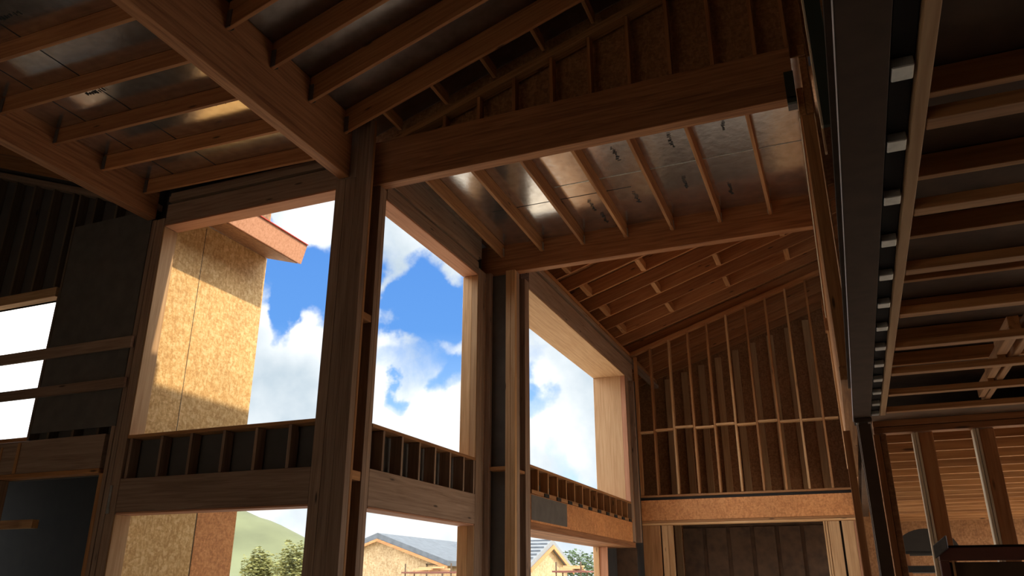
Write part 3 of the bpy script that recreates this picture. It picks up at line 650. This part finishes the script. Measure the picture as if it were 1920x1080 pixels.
def tree(name, x, y, zbase, zt, r, mat, label, n, seed):
    rr = random.Random(seed); t = empty(name, (x, y, zbase), label, 'tree', None)
    bm = bmesh.new(); bmesh.ops.create_cone(bm, cap_ends=True, segments=8, radius1=.14, radius2=.05, depth=(zt-zbase)*.75)
    link('trunk', bm, 'bark', Matrix.Translation((x, y, zbase+(zt-zbase)*.375+H)), t)
    bm = bmesh.new(); hgt = zt-zbase
    for k in range(n):
        while True:
            a, b_, c_ = rr.uniform(-1, 1), rr.uniform(-1, 1), rr.uniform(-1, 1)
            if a*a+b_*b_+c_*c_ < 1: break
        lump = 1 + .18*math.sin(7*a+seed) + .15*math.sin(6*b_+3*c_+seed)
        p = Vector((a*r*lump, b_*r*lump, hgt*.2+c_*hgt*.42*lump))
        q = Matrix.Rotation(rr.uniform(0, 6.28), 3, 'Z') @ Matrix.Rotation(rr.uniform(-1.2, 1.2), 3, 'X'); s_ = rr.uniform(.09, .19)
        vs = [bm.verts.new(p + q @ Vector(v)*s_) for v in ((-1, 0, 0), (0, -.45, .1), (1, 0, 0), (0, .45, .1))]
        bm.faces.new(vs)
    f = link('foliage', bm, mat, Matrix.Translation((x, y, zbase+hgt*.48+H)), t)
    return t
tree('leafy_tree', -36.7, 45, ZF, 1.95, 1.15, 'leaf', 'small yellow-green tree below the hill, left one beyond the left window', 2600, 1)
tree('leafy_tree', -33.6, 44.5, ZF, 2.25, 1.25, 'leaf', 'bushy yellow-green tree below the hill, beside the corner post', 2600, 2)
tree('leafy_tree', -19.3, 60, ZF, 2.2, 2.1, 'leaf_dark', 'dark green tree beyond the yellow gabled house', 2600, 3)
tree('leafy_tree', -17.0, 66, ZF, 1.7, 1.7, 'leaf', 'light green bush low beside the dark green tree', 2200, 4)

# ------------------------------------------------------------------ camera
f_px, yaw, pitch, roll = 1484.239, -.391840359, .361783286, .000764931
right = Vector((math.cos(yaw), -math.sin(yaw), 0)); fwd = Vector((math.sin(yaw)*math.cos(pitch), math.cos(yaw)*math.cos(pitch), math.sin(pitch)))
up = right.cross(fwd); c_, s_ = math.cos(roll), math.sin(roll)
r_, u_ = c_*right + s_*up, -s_*right + c_*up
cam = bpy.data.objects.new('camera', bpy.data.cameras.new('camera')); C.objects.link(cam)
cam.matrix_world = Matrix.Translation((0, 0, H)) @ Matrix((r_, u_, -fwd)).transposed().to_4x4()
cam.data.sensor_width = 36; cam.data.lens = f_px/1920*36; cam.data.clip_end = 1000; cam.data.clip_start = .05
bpy.context.scene.camera = cam

# ------------------------------------------------------------------ sun and sky
sd = Vector((1, .06, .98)).normalized()
sun = bpy.data.objects.new('sun', bpy.data.lights.new('sun', 'SUN')); C.objects.link(sun)
sun.data.energy = 3.0; sun.data.angle = .02; sun.data.color = (1, .86, .64)
sun.rotation_euler = sd.to_track_quat('Z', 'Y').to_euler()
def pix(x, y): return ((x-960)/f_px*r_ - (y-540)/f_px*u_ + fwd).normalized()
W = bpy.data.worlds.new('sky'); bpy.context.scene.world = W; W.use_nodes = True
nt = W.node_tree; nt.nodes.clear()
out = N(nt, 'ShaderNodeOutputWorld'); bg = N(nt, 'ShaderNodeBackground'); nt.links.new(bg.outputs[0], out.inputs[0])
tc = N(nt, 'ShaderNodeTexCoord'); D = tc.outputs['Generated']
sep = N(nt, 'ShaderNodeSeparateXYZ'); nt.links.new(D, sep.inputs[0])
blue = ramp(nt, sep.outputs[2], [(.0, (.62, .78, .92)), (.12, (.40, .64, .93)), (.30, (.10, .27, .64)), (.65, (.05, .17, .55))])
ns = N(nt, 'ShaderNodeTexNoise'); ns.inputs['Scale'].default_value = 5.5; ns.inputs['Detail'].default_value = 9; ns.inputs['Roughness'].default_value = .58; ns.inputs['Distortion'].default_value = .35
nt.links.new(D, ns.inputs[0])
acc = None
def addv(a, b_):
    m_ = N(nt, 'ShaderNodeMath', operation='ADD')
    for i, v in enumerate((a, b_)):
        if isinstance(v, (int, float)): m_.inputs[i].default_value = v
        else: nt.links.new(v, m_.inputs[i])
    return m_.outputs[0]
nw = N(nt, 'ShaderNodeTexNoise'); nw.inputs['Scale'].default_value = 9; nw.inputs['Detail'].default_value = 6; nt.links.new(D, nw.inputs[0])
ws = N(nt, 'ShaderNodeVectorMath', operation='SUBTRACT'); nt.links.new(nw.outputs['Color'], ws.inputs[0]); ws.inputs[1].default_value = (.5, .5, .5)
wm = N(nt, 'ShaderNodeVectorMath', operation='MULTIPLY_ADD'); nt.links.new(ws.outputs[0], wm.inputs[0]); wm.inputs[1].default_value = (.20, .20, .20); nt.links.new(D, wm.inputs[2])
wn = N(nt, 'ShaderNodeVectorMath', operation='NORMALIZE'); nt.links.new(wm.outputs[0], wn.inputs[0])
# patches of open blue between the clouds, each a direction in the sky with an angular size and a strength
for x, y, rad, amp in ((548, 505, 95, 1.1), (590, 575, 60, .8), (567, 632, 34, .65), (760, 565, 75, .95), (850, 560, 70, .8), (720, 600, 50, .4), (790, 685, 55, .55), (765, 742, 24, .8), (855, 700, 35, .5),
                       (1012, 745, 40, .55), (1000, 700, 30, .3), (1035, 880, 45, .45), (520, 425, 30, .35), (530, 1010, 60, .22), (770, 985, 80, .18)):
    d = pix(x, y); dp = N(nt, 'ShaderNodeVectorMath', operation='DOT_PRODUCT'); nt.links.new(wn.outputs[0], dp.inputs[0]); dp.inputs[1].default_value = d
    s0 = rad/1600
    mr = N(nt, 'ShaderNodeMapRange'); mr.interpolation_type = 'SMOOTHERSTEP'
    mr.inputs[1].default_value = math.cos(s0*1.45); mr.inputs[2].default_value = 1.0; mr.inputs[3].default_value = 0; mr.inputs[4].default_value = amp
    nt.links.new(dp.outputs['Value'], mr.inputs[0])
    acc = mr.outputs[0] if acc is None else addv(acc, mr.outputs[0])
nn = N(nt, 'ShaderNodeMath', operation='MULTIPLY_ADD'); nt.links.new(ns.outputs[0], nn.inputs[0]); nn.inputs[1].default_value = -2.2; nn.inputs[2].default_value = 1.05
tot = addv(acc, nn.outputs[0])
bl = N(nt, 'ShaderNodeMapRange'); bl.interpolation_type = 'SMOOTHSTEP'; bl.inputs[1].default_value = .05; bl.inputs[2].default_value = .75
nt.links.new(tot, bl.inputs[0])
ns2 = N(nt, 'ShaderNodeTexNoise'); ns2.inputs['Scale'].default_value = 9; ns2.inputs['Detail'].default_value = 8; nt.links.new(D, ns2.inputs[0])
cloud = ramp(nt, ns2.outputs[0], [(.30, (.44, .52, .58)), (.48, (.64, .69, .72)), (.62, (.86, .87, .86))])
col = mixc(nt, bl.outputs[0], cloud, blue)
nt.links.new(col, bg.inputs[0]); 
# sky gain added on the sun's side, out of view, to fill the interior
sg = N(nt, 'ShaderNodeVectorMath', operation='DOT_PRODUCT'); nt.links.new(D, sg.inputs[0]); sg.inputs[1].default_value = Vector((.75, -.45, .48)).normalized()
sm = N(nt, 'ShaderNodeMapRange'); sm.interpolation_type = 'SMOOTHSTEP'
sm.inputs[1].default_value = -.25; sm.inputs[2].default_value = 1.0; sm.inputs[3].default_value = 1.0; sm.inputs[4].default_value = 4.2
nt.links.new(sg.outputs['Value'], sm.inputs[0])
# and an added bright lobe left of the house to light the far bay
sg2 = N(nt, 'ShaderNodeVectorMath', operation='DOT_PRODUCT'); nt.links.new(D, sg2.inputs[0]); sg2.inputs[1].default_value = Vector((-.95, -.12, .30)).normalized()
sm2 = N(nt, 'ShaderNodeMapRange'); sm2.interpolation_type = 'SMOOTHSTEP'
sm2.inputs[1].default_value = .62; sm2.inputs[2].default_value = 1.0; sm2.inputs[3].default_value = 0; sm2.inputs[4].default_value = 6
nt.links.new(sg2.outputs['Value'], sm2.inputs[0]); nt.links.new(addv(sm.outputs[0], sm2.outputs[0]), bg.inputs[1])

# ------------------------------------------------------------------ view
vs_ = bpy.context.scene.view_settings
vs_.view_transform = 'Standard'; vs_.look = 'None'; vs_.gamma = 1; vs_.exposure = .5; vs_.use_curve_mapping = False
